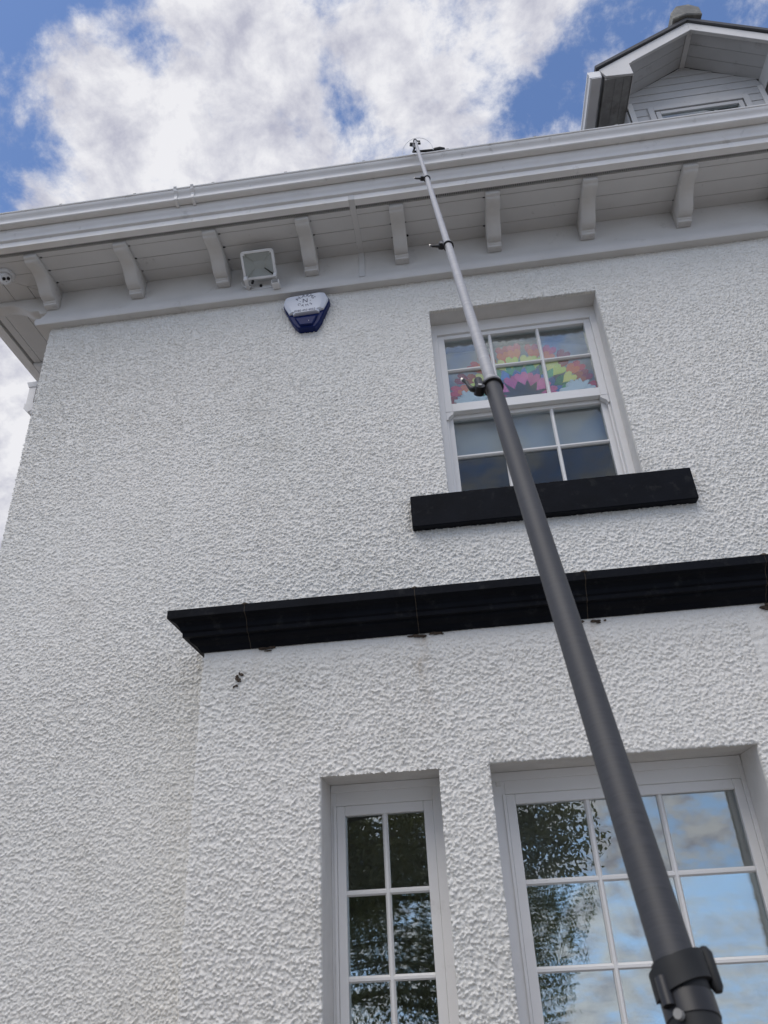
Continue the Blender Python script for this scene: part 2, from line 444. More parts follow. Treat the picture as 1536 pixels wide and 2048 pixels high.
def rough_wall(name, x0, x1, z0, z1, y, holes=(), step=.0041, parent=None, wrap_left=False, soft_top=0):
    """roughcast sheet facing -y with openings; lumps are real relief, edges turn into the openings"""
    def axis(a, b_, cuts):
        pts = [a] + sorted(c for c in cuts if a < c < b_) + [b_]; o = []
        for p, q in zip(pts[:-1], pts[1:]):
            k = max(1, int(round((q - p) / step))) if q - p > .004 else 1
            o += list(np.linspace(p, q, k, endpoint=False))
        return np.array(o + [b_])
    e = .0025
    xs = axis(x0, x1, [c for h in holes for c in (h[0], h[0] + e, h[1] - e, h[1])])
    zs = axis(z0, z1, [c for h in holes for c in (h[2], h[2] + e, h[3] - e, h[3])])
    X, Zz = np.meshgrid(xs, zs, indexing='ij'); nx, nz = X.shape
    Hh = cast_height(X, Zz)
    if soft_top: Hh = Hh * (1 - .7 * np.clip(1 - (z1 - Zz - .02) / soft_top, 0, 1))
    Yy = y - Hh - rng.random(X.shape) * .0013
    jx = np.zeros(X.shape); jz = np.zeros(X.shape)
    inside = np.zeros(X.shape, bool)
    for h in holes:
        ins = (X > h[0] + e * .5) & (X < h[1] - e * .5) & (Zz > h[2] + e * .5) & (Zz < h[3] - e * .5)
        inside |= ins
        near = (np.minimum(abs(Zz - h[3]), abs(Zz - h[2])) < .004) & (X > h[0] - .01) & (X < h[1] + .01)
        jz = np.where(near & ~ins, -Hh * .75 * np.sign(Zz - (h[2] + h[3]) / 2) + jz, jz)
        nearx = (np.minimum(abs(X - h[0]), abs(X - h[1])) < .004) & (Zz > h[2] - .01) & (Zz < h[3] + .01)
        jx = np.where(nearx & ~ins, -Hh * .3 * np.sign(X - (h[0] + h[1]) / 2) + jx, jx)
    Yy = np.where(inside, y + .02, Yy)
    if wrap_left:
        jx[0, :] = -cast_height(X[0, :] + 7, Zz[0, :]) * 1.2; Yy[0, :] = y + .002
    V = np.stack([X + jx, Yy, Zz + jz], -1).reshape(-1, 3)
    idx = np.arange(nx * nz).reshape(nx, nz)
    q = np.stack([idx[:-1, :-1], idx[1:, :-1], idx[1:, 1:], idx[:-1, 1:]], -1).reshape(-1, 4)
    ins = inside.reshape(-1)[q].all(1); q = q[~ins]
    me = bpy.data.meshes.new(name)
    me.vertices.add(len(V)); me.vertices.foreach_set('co', V.ravel().astype(np.float32))
    me.loops.add(len(q) * 4); me.loops.foreach_set('vertex_index', q.ravel().astype(np.int32))
    me.polygons.add(len(q)); me.polygons.foreach_set('loop_start', (np.arange(len(q)) * 4).astype(np.int32))
    me.polygons.foreach_set('use_smooth', np.ones(len(q), bool))
    me.update(calc_edges=True); me.validate()
    me.materials.append(M['rough'])
    return link(bpy.data.objects.new(name, me), parent)


# openings (x0, x1, z0, z1)
UW = (.030, 1.104, Z(2.02), Z(3.508))
NW = (-.6375, -.134, Z(-.90), Z(.579))
BW = (.074, 1.150, Z(-.90), Z(.582))
RW = (1.35, 1.853, Z(-.90), Z(.579))
BX0, BX1, BY = -1.18, 2.40, Y(3.215)
WT = Z(3.79)
rough_wall('wall', XC, 2.45, Z(1.15), WT, 0, [UW], parent=house, wrap_left=True)
rough_wall('wall', 2.45, 3.1, Z(1.15), WT, 0, [], step=.009, parent=house)
rough_wall('wall', XC, BX0 + .1, Z(-.62), Z(1.15), 0, [], parent=house, wrap_left=True)
rough_wall('bay_wall', BX0, 1.25, Z(-.62), Z(1.19), BY, [(h[0], h[1], Z(-.7), h[3]) for h in (NW, BW)], parent=house, wrap_left=True, soft_top=.12)
rough_wall('bay_wall', 1.25, BX1, Z(-.62), Z(1.19), BY, [(RW[0], RW[1], Z(-.7), RW[3])], step=.008, parent=house, soft_top=.12)
b_ = B()
B().box(XC, BX0 + .1, 0, .02, 0, Z(-.62)).obj('wall', 'rough', house)
B().box(3.1, 7.0, .0, .02, 0, WT).obj('wall', 'rough', house); B().box(2.38, 3.1, .0, .02, 0, Z(1.15)).obj('wall', 'rough', house)
B().box(XC + .004, XC + .03, .004, 6.98, 0, WT).obj('side_wall', 'rough', house)
B().box(6.97, 6.99, .004, 6.98, 0, WT).box(XC + .03, 6.97, 6.95, 6.97, 0, WT).obj('rear_wall', 'rough', house)
b_ = B()
for xa, xb in ((BX0, NW[0]), (NW[1], BW[0]), (BW[1], RW[0]), (RW[1], BX1)):
    b_.box(xa, xb, BY, BY + .02, .0, Z(-.62))
for h in (NW, BW, RW): b_.box(h[0], h[1], BY, BY + .02, .0, h[2])
b_.obj('bay_plinth', 'rough', house)
B().box(BX0 + .004, BX0 + .03, BY + .004, -.001, 0, Z(1.19)).obj('bay_side_wall', 'rough', house)
B().box(BX1 - .03, BX1 - .004, BY + .004, -.001, 0, Z(1.19)).obj('bay_side_wall', 'rough', house)
B().box(BX0 + .01, BX1 - .01, BY + .02, -.012, Z(1.19), Z(1.325)).obj('bay_roof', 'slate', house)


# reveals: smooth render lining of each opening
def reveal(h, y0, y1, inset=0):
    x0, x1, z0, z1 = h; th = .03
    b = B()
    b.prism([(x0 - th, y0, z1), (x1 + th, y0, z1), (x1 + th, y0, z1 + th), (x0 - th, y0, z1 + th)], (0, y1 - y0, 0))
    b.box(x0 - th, x0, y0, y1, z0, z1 - .0005); b.box(x1, x1 + th, y0, y1, z0, z1 - .0005)
    b.obj('reveal', 'plaster', house)


reveal(UW, .004, .26)
for h in (NW, BW, RW): reveal(h, BY + .004, Y(3.62))

# rooms behind the windows; bay room made shallow and pale to brighten its panes
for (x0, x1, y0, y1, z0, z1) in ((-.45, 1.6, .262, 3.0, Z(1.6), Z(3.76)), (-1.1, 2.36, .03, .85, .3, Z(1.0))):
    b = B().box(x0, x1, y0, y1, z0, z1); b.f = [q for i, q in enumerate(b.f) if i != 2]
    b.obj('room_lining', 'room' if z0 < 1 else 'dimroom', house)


# ------------------------------------------------------------------ windows
def ring(b, x0, x1, z0, z1, wx, wzt, wzb, y0, y1, wr=None):
    wr = wx if wr is None else wr
    b.box(x0, x0 + wx, y0, y1, z0, z1); b.box(x1 - wr, x1, y0, y1, z0, z1)
    b.box(x0 + wx, x1 - wr, y0 + .0005, y1, z1 - wzt, z1); b.box(x0 + wx, x1 - wr, y0 + .0005, y1, z0, z0 + wzb)


def bars(win, xs, zs, gx0, gx1, gz0, gz1, y, wd=.022, gmat='glass'):
    """glazing bars with a chamfered section, then one pane per light"""
    def barx(xa, xb, zc_):
        P = [(xa, y + .012, zc_ - wd / 2), (xa, y - .004, zc_ - wd / 2), (xa, y - .014, zc_ - wd * .2), (xa, y - .014, zc_ + wd * .2), (xa, y - .004, zc_ + wd / 2), (xa, y + .012, zc_ + wd / 2)]
        B().prism(P, (xb - xa, 0, 0)).obj('glazing_bar', 'upvc', win)

    def barz(za, zb, xc_):
        P = [(xc_ - wd / 2, y + .012, za), (xc_ - wd / 2, y - .005, za), (xc_ - wd * .2, y - .0155, za), (xc_ + wd * .2, y - .0155, za), (xc_ + wd / 2, y - .005, za), (xc_ + wd / 2, y + .012, za)]
        B().prism(P, (0, 0, zb - za)).obj('glazing_bar', 'upvc', win)
    for zc_ in zs: barx(gx0 - .004, gx1 + .004, zc_)
    zz = [gz0 - .004] + list(zs) + [gz1 + .004]
    for xc_ in xs: barz(gz0 - .004, gz1 + .004, xc_)
    ex = [gx0 - .006] + list(xs) + [gx1 + .006]; ez = [gz0 - .006] + list(zs) + [gz1 + .006]
    for a, c in zip(ex[:-1], ex[1:]):
        for d, e in zip(ez[:-1], ez[1:]):
            tilt = rng.normal(0, .0006, 2)
            vs = [(a, y + .004 + tilt[0], d), (c, y + .004 - tilt[0], d), (c, y + .004 - tilt[0] + tilt[1], e), (a, y + .004 + tilt[0] + tilt[1], e)]
            B().prism(vs, (0, .005, 0)).obj('pane', gmat, win)


# upper sash window: box frame, two sliding sashes, horns
b = B(); yF = Y(3.735)
ring(b, UW[0], UW[1], UW[2], UW[3], .038, .088, .10, yF, yF + .14)
b.box(UW[0] + .038, UW[0] + .05, yF + .035, yF + .05, UW[2] + .1, UW[3] - .088)
b.box(UW[1] - .05, UW[1] - .038, yF + .035, yF + .05, UW[2] + .1, UW[3] - .088)
sash_win = b.obj('sash_window', 'upvc', house, bevel=.0015)
gx0, gx1 = .111, 1.029
b = B(); yU = Y(3.752)
x0, x1 = UW[0] + .038, UW[1] - .038
ring(b, x0, x1, Z(2.794), UW[3] - .088, gx0 - x0, .03, .062, yU, yU + .045)
b.obj('upper_sash', 'upvc', sash_win, bevel=.002)
bars(sash_win, [.410, .722], [Z(3.13)], gx0, gx1, Z(2.858), Z(3.390), yU + .02, gmat='plainglass')
b = B(); yL = Y(3.80)
ring(b, x0, x1, Z(2.125), Z(2.83), gx0 - x0, .06, .09, yL, yL + .045)
b.obj('lower_sash', 'upvc', sash_win, bevel=.002)
bars(sash_win, [.410, .722], [Z(2.494)], gx0, gx1, Z(2.215), Z(2.768), yL + .02, gmat='plainglass')
for sx, xa in ((1, x0 + .001), (-1, x1 - .001)):
    z0 = Z(2.7945); P = []
    for k in range(9):
        a = k / 8
        P.append((xa + sx * (.046 - .034 * a + .008 * math.sin(a * 6.28)), yU + .003, z0 - .055 * a))
    P += [(xa, yU + .003, z0 - .055), (xa, yU + .003, z0)]
    B().prism(P, (0, .04, 0)).obj('sash_horn', 'upvc', sash_win)
# sill
b = B(); ys = Y(3.54)
b.prism([(-.184, ys, Z(1.897)), (-.184, ys, Z(2.09)), (-.184, yF + .02, Z(2.128)), (-.184, yF + .02, Z(1.897))], (1.518, 0, 0))
b.obj('window_sill', 'black', house, bevel=.004)


# bay casements
def casement(h, sash, glass, xs, zs, name):
    y0 = Y(3.455); b = B(); x0, x1, z0, z1 = h
    zt = z1 - Z(.49); ring(b, x0, x1, z0, z1, sash[0] - x0, zt, .07, y0, y0 + .07, wr=x1 - min(sash[1], x1 - .004))
    # inner bead of the fixed frame
    b.box(sash[0] - .012, sash[0], y0 - .008, y0, z0, Z(.49)); b.box(x0 + .002, x1 - .002, y0 - .008, y0 - .0002, Z(.545), z1 - .001)
    win = b.obj(name, 'upvc', house, bevel=.0015)
    bx = min(sash[1], x1 - .004)
    b = B(); gx0, gx1 = glass; zb = Z(-.785)
    b.box(sash[0], gx0, y0 + .004, y0 + .05, zb - .05, Z(.49)); b.box(gx1, bx, y0 + .004, y0 + .05, zb - .05, Z(.49))
    b.box(gx0, gx1, y0 + .0045, y0 + .05, Z(.448), Z(.49)); b.box(gx0, gx1, y0 + .0045, y0 + .05, zb - .05, zb)
    b.obj('sash', 'upvc', win, bevel=.003)
    bars(win, xs, zs, gx0, gx1, zb, Z(.448), y0 + .03, wd=.024)
    return win


rows = [Z(.1427), Z(-.167), Z(-.476)]
casement(NW, (-.613, -.184), (-.576, -.226), [-.401], rows, 'casement_window')
casement(BW, (.1335, 1.132), (.1745, 1.095), [.479, .785], rows, 'casement_window')
casement(RW, (1.375, 1.83), (1.412, 1.79), [1.601], rows, 'casement_window')
for h in (NW, BW, RW):
    B().box(h[0] - .06, h[1] + .06, BY - .06, BY + .3, h[2] - .12, h[2]).obj('window_sill', 'black', house, bevel=.004)
# chipped paint at the head of the wide window
B().box(.098, .120, Y(3.4545) - .004, Y(3.4545), Z(.523), Z(.555)).obj('frame_cap', 'plaster', house, bevel=.003)

# ------------------------------------------------------------------ cornice over the bay: five moulded stones
prof = [(0, 1.168), (.012, 1.168), (.02, 1.178), (.028, 1.192), (.045, 1.202), (.056, 1.212), (.058, 1.222), (.083, 1.224), (.084, 1.242),
        (.092, 1.250), (.096, 1.268), (.108, 1.284), (.125, 1.292), (.134, 1.299), (.142, 1.300), (.142, 1.338), (0, 1.345)]


def cornice_stone(xa, xb, left=False, right=False):
    b = B(); n = len(prof); st = []
    if left: st.append([(BX0 - c, -.0105, Z(z)) for c, z in prof]); st.append([(BX0 - c, BY - c, Z(z)) for c, z in prof])
    else: st.append([(xa, BY - c, Z(z)) for c, z in prof])
    if right: st.append([(BX1 + c, BY - c, Z(z)) for c, z in prof]); st.append([(BX1 + c, -.0105, Z(z)) for c, z in prof])
    else: st.append([(xb, BY - c, Z(z)) for c, z in prof])
    vs = [p for q in st for p in q]; fs = []
    for i in range(len(st) - 1):
        for k in range(n):
            fs.append((i * n + k, i * n + (k + 1) % n, (i + 1) * n + (k + 1) % n, (i + 1) * n + k))
    fs.append(tuple(range(n))); fs.append(tuple((len(st) - 1) * n + k for k in range(n)))
    b.add(vs, fs); return b.obj('cornice_stone', 'black', house)


jx = [None, -.957, -.173, .584, 1.354, 2.10, None]
for i in range(6):
    a, c = jx[i], jx[i + 1]
    cornice_stone(0 if a is None else a + .002, 0 if c is None else c - .002, a is None, c is None)
for j in jx[1:-1]:
    # old mortar in the joint, set just below the moulding, with a lump on top
    b = B(); P = [(j - .0018, BY - max(c - .002, 0), Z(z if k else z + .002)) for k, (c, z) in enumerate(prof)]
    P[-1] = (P[-1][0], P[-1][1], P[-1][2] - .002); P[-2] = (P[-2][0], P[-2][1], P[-2][2] - .002)
    b.prism(P, (.0036, 0, 0)); b.obj('joint_mortar', 'mortar', house)
    vs = []; b = B()
    me = bmesh.new(); bmesh.ops.create_icosphere(me, subdivisions=2, radius=1)
    vs = [(j + v.co.x * .018 + random.uniform(-.004, .004), BY - .125 + v.co.y * .022, Z(1.338) + v.co.z * .009 + random.uniform(-.002, .002)) for v in me.verts]
    fs = [[q.index for q in f.verts] for f in me.faces]; me.free()
    b.add(vs, fs).obj('mortar_lump', 'mortar', house, smooth=True)


def crumble(xc_, yc, zc_, rx, rz, n, seed, name='broken_render', depth=.004):
    """ragged flake of broken render where the undercoat shows"""
    r_ = random.Random(seed); b = B()
    for _ in range(n):
        cx_, cz_ = xc_ + r_.gauss(0, rx * .5), zc_ + r_.gauss(0, rz * .5); k = r_.randint(5, 8); rr = r_.uniform(.25, .6)
        P = []
        for i in range(k):
            a = 6.283 * i / k
            q = r_.uniform(.5, 1)
            P.append((cx_ + math.cos(a) * rx * rr * q, yc - r_.uniform(0, .003), cz_ + math.sin(a) * rz * rr * q))
        b.prism(P, (0, depth + .012, 0))
    o = b.obj(name, 'hole', house); o['kind'] = 'stuff'; return o


crumble(-.145, BY - .012, Z(1.158), .055, .012, 9, 1)
crumble(-.10, BY - .012, Z(1.160), .04, .008, 5, 9)
crumble(.615, BY - .012, Z(1.156), .035, .012, 6, 2)
crumble(-.90, BY - .012, Z(1.160), .05, .007, 6, 13)
crumble(1.36, BY - .012, Z(1.150), .05, .016, 8, 4)
crumble(-1.01, BY - .013, Z(1.040), .022, .020, 6, 6)
crumble(-1.02, BY - .013, Z(.995), .016, .014, 4, 7)

# ------------------------------------------------------------------ eaves
XR, YB = 7.0, 6.9


def so(o):   # the eaves stand out further on the side than on the front
    return o if o <= .03 else (.03 + (o - .03) * 1.385 if o <= .394 else (o + .14 if o < .47 else o + .17))


def sweep(name, prof, mat, parent, xr=XR, yb=YB, smooth=False):
    n = len(prof)
    st = [[(xr, -o, Z(z)) for o, z in prof], [(XC - so(o), -o, Z(z)) for o, z in prof], [(XC - so(o), yb, Z(z)) for o, z in prof]]
    vs = [p for q in st for p in q]; fs = []
    for i in range(2):
        for k in range(n): fs.append((i * n + k, i * n + (k + 1) % n, (i + 1) * n + (k + 1) % n, (i + 1) * n + k))
    fs.append(tuple(range(n))); fs.append(tuple(2 * n + k for k in range(n)))
    o = mesh_obj(name, vs, fs, mat, parent)
    return autosmooth(o, 35) if smooth else o


ZS = 4.10
sweep('frieze', [(.0, 4.12), (.03, 4.12), (.0305, 3.97), (.034, 3.92), (.042, 3.88), (.050, 3.862), (.052, 3.842), (.066, 3.832), (.070, 3.818), (.070, 3.79), (.064, 3.776), (.0, 3.776)], 'wood', house, smooth=True)
sweep('fascia', [(.42, 4.10), (.468, 4.10), (.468, 4.142), (.474, 4.146), (.484, 4.150), (.489, 4.160), (.490, 4.172), (.496, 4.180), (.504, 4.195), (.508, 4.215), (.509, 4.30), (.42, 4.30)], 'gutter', house, smooth=True)
# tongue-and-groove soffit boards, mitred at the corner, split by a joint cover strip
bl = [(.030, .128), (.128, .238), (.238, .350), (.350, .394)]
for o1, o2 in bl:
    g_ = .0016
    for xa, xb in ((None, -.412), (-.372, XR)):
        P = []
        for o in (o1 + g_, o2 - g_):
            P.append((XC - so(o) + .002 if xa is None else xa, -o, Z(ZS)))
        P += [(xb, -(o2 - g_), Z(ZS)), (xb, -(o1 + g_), Z(ZS))]
        dz = random.uniform(-.0008, .0008)
        P = [(x, y, z + dz) for x, y, z in P]
        B().prism(P, (0, 0, .012)).obj('soffit_board', 'soffit', house)
    P = [(XC - so(o1 + g_), -(o1 + g_) + .002, Z(ZS)), (XC - so(o2 - g_), -(o2 - g_) + .002, Z(ZS)), (XC - so(o2 - g_), YB, Z(ZS)), (XC - so(o1 + g_), YB, Z(ZS))]
    B().prism(P, (0, 0, .012)).obj('soffit_board', 'soffit', house)
B().prism([(XC - so(.43), -.43, Z(ZS + .013)), (XR, -.43, Z(ZS + .013)), (XR, -.0, Z(ZS + .013)), (XC, 0, Z(ZS + .013)), (XC, YB, Z(ZS + .013)), (XC - so(.43), YB, Z(ZS + .013))], (0, 0, .02)).obj('soffit_backing', 'slot', house)  # near-black sheet stands for the shade above boards and vent
# continuous vent: dark slot with closely spaced ribs
b = B()
k = XC - .5
while k < XR:
    if not -.415 < k < -.369: b.box(k, k + .0036, -.421, -.3935, Z(ZS + .0012), Z(ZS + .0030))
    k += .0118
k = -.41
while k < YB:
    b.box(XC - so(.421), XC - so(.3945), k, k + .0036, Z(ZS + .0012), Z(ZS + .0030)); k += .0118
vg = b.obj('vent_grille', 'soffit', house)
# joint cover strip: soffit, frieze and fascia
b = B(); xa, xb = -.412, -.372
b.box(xa, xb, -.470, -.030, Z(ZS - .002), Z(ZS + .011))
b.prism([(xa, -.031, Z(4.099)), (xa, -.036, Z(4.099)), (xa, -.0365, Z(3.97)), (xa, -.040, Z(3.92)), (xa, -.048, Z(3.88)), (xa, -.056, Z(3.862)), (xa, -.072, Z(3.834)), (xa, -.031, Z(3.834))], (xb - xa, 0, 0))
b.box(xa, xb, -.4715, -.467, Z(ZS - .002), Z(4.143))
b.obj('cover_strip', 'soffit', house, bevel=.0015)
# corbels
cpf = [(.030, 4.0995), (.394, 4.0995), (.394, 4.070), (.374, 4.067), (.368, 4.056), (.350, 4.050), (.325, 4.052), (.295, 4.058), (.265, 4.056), (.235, 4.045), (.205, 4.026), (.18, 4.004), (.160, 3.984), (.140, 3.970), (.118, 3.964), (.100, 3.966), (.094, 3.966), (.094, 3.955), (.084, 3.951), (.084, 3.936), (.032, 3.936)]
hw = .046
me0 = None
fx = [-2.60, -1.975, -1.355, -.733, -.113, .510, 1.127, 1.755, 2.38, 3.0, 3.62, 4.24, 4.86, 5.5, 6.1, 6.7]
for x in fx:
    if me0 is None:
        o = B().prism([(-hw, -c, Z(z)) for c, z in cpf], (2 * hw, 0, 0)).obj('corbel', 'wood', house, bevel=.003); autosmooth(o, 50); me0 = o.data
    else:
        o = link(bpy.data.objects.new('corbel', me0), house)
    o.location = (x + random.uniform(-.004, .004), 0, 0); o.rotation_euler.z = random.uniform(-.01, .01)
me1 = None
for y in (.03, .67, 1.30, 1.93, 2.56, 3.2, 3.8, 4.4, 5.0, 5.7, 6.3):
    if me1 is None:
        o = B().prism([(-so(c), -hw, Z(z)) for c, z in cpf], (0, 2 * hw, 0)).obj('corbel', 'wood', house, bevel=.003); autosmooth(o, 50); me1 = o.data
    else:
        o = link(bpy.data.objects.new('corbel', me1), house)
    o.location = (XC, y, 0)

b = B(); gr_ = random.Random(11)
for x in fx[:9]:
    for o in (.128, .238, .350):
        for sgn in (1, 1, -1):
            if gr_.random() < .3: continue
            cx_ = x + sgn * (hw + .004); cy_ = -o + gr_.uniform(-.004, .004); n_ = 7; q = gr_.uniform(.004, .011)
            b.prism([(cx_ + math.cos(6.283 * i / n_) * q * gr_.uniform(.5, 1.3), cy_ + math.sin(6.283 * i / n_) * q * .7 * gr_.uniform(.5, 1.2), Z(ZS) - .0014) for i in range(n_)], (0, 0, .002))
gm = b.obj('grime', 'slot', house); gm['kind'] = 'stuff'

# ogee gutter
gout = [(.512, 4.222), (.552, 4.220), (.556, 4.219), (.560, 4.223), (.561, 4.230), (.557, 4.236), (.558, 4.246), (.563, 4.258), (.571, 4.266), (.578, 4.274), (.582, 4.284), (.580, 4.290), (.587, 4.292), (.589, 4.298), (.585, 4.303)]
gin = [(.579, 4.302), (.576, 4.284), (.566, 4.270), (.556, 4.26), (.553, 4.24), (.548, 4.226), (.516, 4.227), (.516, 4.297), (.512, 4.297)]
gutter = sweep('gutter', gout + gin, 'gutter', house, smooth=True)


def gutter_strap(xa, wd=.014, gr=.006):
    pts = [(o + (gr if o > .53 else 0), z - (gr if z < 4.24 else 0) + (gr * .8 if z > 4.29 else 0)) for o, z in gout]
    pts = [(.510, 4.205), (.535, 4.205)] + pts[1:] + [(.58, 4.303), (.555, 4.23), (.512, 4.2215)]
    B().prism([(xa, -o, Z(z)) for o, z in pts], (wd, 0, 0)).obj('gutter_bracket', 'gutter', gutter)


for x in (-1.545, -1.432): gutter_strap(x, .019, .008)
for k in range(16):
    x = -2.9 + k * .53 + random.uniform(-.05, .05)
    B().box(x, x + .018, -.588, -.57, Z(4.3005), Z(4.3065)).obj('gutter_clip', 'greyboard', gutter)

# downpipe on the side: outlet, short square drop and offset back to the wall
px_, py_ = XC - .76, Y(4.62)
dp = B().obox((px_, py_, Z(4.10)), Vector((1, 0, 0)), Vector((0, 1, 0)), Vector((0, 0, 1)), .033, .033, .12).obj('downpipe', 'gutter', house, bevel=.004)
B().prism([(px_ - .055, py_ - .05, Z(4.222)), (px_ + .055, py_ - .05, Z(4.222)), (px_ + .036, py_ - .05 + .01, Z(4.17)), (px_ - .036, py_ - .05 + .01, Z(4.17))], (0, .09, 0)).obj('outlet', 'gutter', dp, bevel=.004)
B().prism([(px_ - .04, py_ - .04, Z(4.0)), (px_ + .04, py_ - .04, Z(4.0)), (px_ + .06, py_ - .04, Z(3.93)), (px_ + .005, py_ - .04, Z(3.90)), (px_ - .04, py_ - .04, Z(3.95))], (0, .08, 0)).obj('elbow', 'gutter', dp, bevel=.004)
B().prism([(px_ + .0, py_ - .033, Z(3.91)), (px_ + .05, py_ - .033, Z(3.955)), (XC - .03, py_ - .033, Z(3.62)), (XC - .09, py_ - .033, Z(3.58))], (0, .066, 0)).obj('offset_pipe', 'gutter', dp, bevel=.004)
B().box(XC - .09, XC - .024, py_ - .033, py_ + .033, .02, Z(3.60)).obj('drop_pipe', 'gutter', dp, bevel=.004)

# hipped slate roof
ze = Z(4.305); o = .50; sl_ = .78; yr = 3.2; rise = (yr + o) * sl_
vs = [(XC - so(o), -o, ze), (XR + .4, -o, ze), (XR + .4, YB + .4, ze), (XC - so(o), YB + .4, ze), (XC + 3.0, yr, ze + rise), (XR - 3.2, yr, ze + rise)]
mesh_obj('roof', vs, [(0, 1, 5, 4), (1, 2, 5), (2, 3, 4, 5), (3, 0, 4), (0, 3, 2, 1)], 'slate', house)

# ------------------------------------------------------------------ dormer
DX, DYF, DYW = 2.56, Y(3.90), Y(4.23)
tn = math.tan(R(30.2))
b = B().box(DX - .60, DX + .60, DYW + .02, 2.6, Z(4.9), Z(6.376))
b.prism([(DX - .60, DYW + .02, Z(6.376)), (DX + .60, DYW + .02, Z(6.376)), (DX, DYW + .02, Z(6.376) + .60 * tn)], (0, 2.0, 0))
dorm = b.obj('dormer', 'soffit', house)
for s in (-1, 1):
    X = lambda x: DX + s * (x - DX) * -1          # design data is for the left-hand slope, mirrored for the right
    X = (lambda x: x) if s == -1 else (lambda x: 2 * DX - x)
    # roof slab
    B().prism([(X(1.672), DYF - .022, Z(6.338)), (X(1.668), DYF - .022, Z(6.368)), (X(DX), DYF - .022, Z(6.880)), (X(DX), DYF - .022, Z(6.842))], (0, 2.7, 0)).obj('roof_slope', 'slate', dorm)
    # barge board with moulded lower edge and boxed foot
    b = B()
    b.prism([(X(1.70), DYF, Z(6.340)), (X(DX - .0006), DYF, Z(6.840)), (X(DX - .0006), DYF, Z(6.712)), (X(1.962), DYF, Z(6.366)), (X(1.968), DYF, Z(6.220)), (X(1.742), DYF, Z(6.236))], (0, .022, 0))
    b.prism([(X(1.99), DYF - .010, Z(6.400)), (X(DX - .0006), DYF - .010, Z(6.732)), (X(DX - .0006), DYF - .010, Z(6.708)), (X(1.985), DYF - .010, Z(6.372))], (0, .012, 0))
    b.obj('barge_board', 'wood', dorm, bevel=.002)
    # soffit boards under the overhang, parallel with the slope
    for k in range(3):
        ya, yb_ = DYF + .024 + k * .103, DYF + .024 + (k + 1) * .103 - .003
        B().prism([(X(1.972), ya, Z(6.384)), (X(DX - .022), ya, Z(6.725)), (X(DX - .022), yb_, Z(6.725)), (X(1.972), yb_, Z(6.384))], (0, 0, .01)).obj('soffit_board', 'dormer', dorm)
    # boxed side eaves
    b = B(); xa, xb = sorted((X(1.75), X(1.966)))
    for k in range(3):
        q = (xb - xa) / 3
        B().box(xa + k * q + .001, xa + (k + 1) * q - .001, DYF + .023, 2.4, Z(6.222) + .001 * (k % 2), Z(6.236)).obj('soffit_board', 'greyboard', dorm)
    xa, xb = sorted((X(1.735), X(1.752)))
    B().box(xa, xb, DYF + .023, 2.4, Z(6.215), Z(6.345)).obj('fascia', 'greyboard', dorm)
    xa, xb = sorted((X(1.958), X(1.972)))
    B().box(xa, xb, DYF + .023, 2.4, Z(6.222), Z(6.39)).obj('fascia', 'wood', dorm)
    # box gutter
    pr = [(1.605, 6.325), (1.600, 6.325), (1.597, 6.300), (1.607, 6.285), (1.610, 6.235), (1.622, 6.225), (1.698, 6.225), (1.706, 6.235), (1.706, 6.31), (1.701, 6.31), (1.701, 6.24), (1.616, 6.24), (1.612, 6.29)]
    gd = B().prism([(X(x), DYF + .0, Z(z)) for x, z in pr], (0, 2.4, 0)).obj('gutter', 'gutter', dorm)
    xa, xb = sorted((X(1.604), X(1.703)))
    B().box(xa, xb, DYF - .004, DYF + .006, Z(6.232), Z(6.318)).obj('stop_end', 'gutter', gd, bevel=.003)
    # corner post of the gable
    xa, xb = sorted((X(1.975), X(2.02)))
    B().box(xa, xb, DYW - .012, DYW + .02, Z(5.1), Z(6.285)).obj('corner_trim', 'wood', dorm)
# apex trim
B().box(DX - .022, DX + .022, DYF + .024, DYW + .018, Z(6.715), Z(6.73)).obj('apex_trim', 'wood', dorm)
# gable cladding boards, each overlapping the one below
zt = Z(6.376) + .60 * tn; ph = .098; z0 = Z(5.12)
while z0 < zt - .02:
    z1 = min(z0 + ph, zt); hw0 = min(.585, (zt - z0) / tn); hw1 = min(.585, max((zt - z1) / tn, .004))
    for xa0, xb0, xa1, xb1 in ((((DX - hw0), (DX + hw0), (DX - hw1), (DX + hw1)),) if z0 > Z(6.19) else ((DX - hw0, DX - .43, DX - hw1, DX - .43), (DX + .43, DX + hw0, DX + .43, DX + hw1))):
        B().add([(xa0, DYW - .004, z0), (xb0, DYW - .004, z0), (xb1, DYW + .003, z1 + .004), (xa1, DYW + .003, z1 + .004), (xa0, DYW + .018, z0), (xb0, DYW + .018, z0), (xb1, DYW + .018, z1 + .004), (xa1, DYW + .018, z1 + .004)],
                [(0, 1, 2, 3), (4, 7, 6, 5), (0, 4, 5, 1), (3, 2, 6, 7), (0, 3, 7, 4), (1, 5, 6, 2)]).obj('cladding_board', 'dormer', dorm)
    z0 = z1
# dormer window
b = B(); ring(b, DX - .43, DX + .43, Z(5.25), Z(6.185), .05, .05, .06, DYW - .02, DYW + .03)
dwin = b.obj('window_frame', 'dormer', dorm, bevel=.003)
b = B(); ring(b, DX - .37, DX + .37, Z(5.32), Z(6.125), .04, .04, .04, DYW - .012, DYW + .03); b.obj('sash', 'dormer', dorm, bevel=.003)
B().box(DX - .34, DX + .34, DYW + .002, DYW + .008, Z(5.35), Z(6.09)).obj('pane', 'glass', dorm)
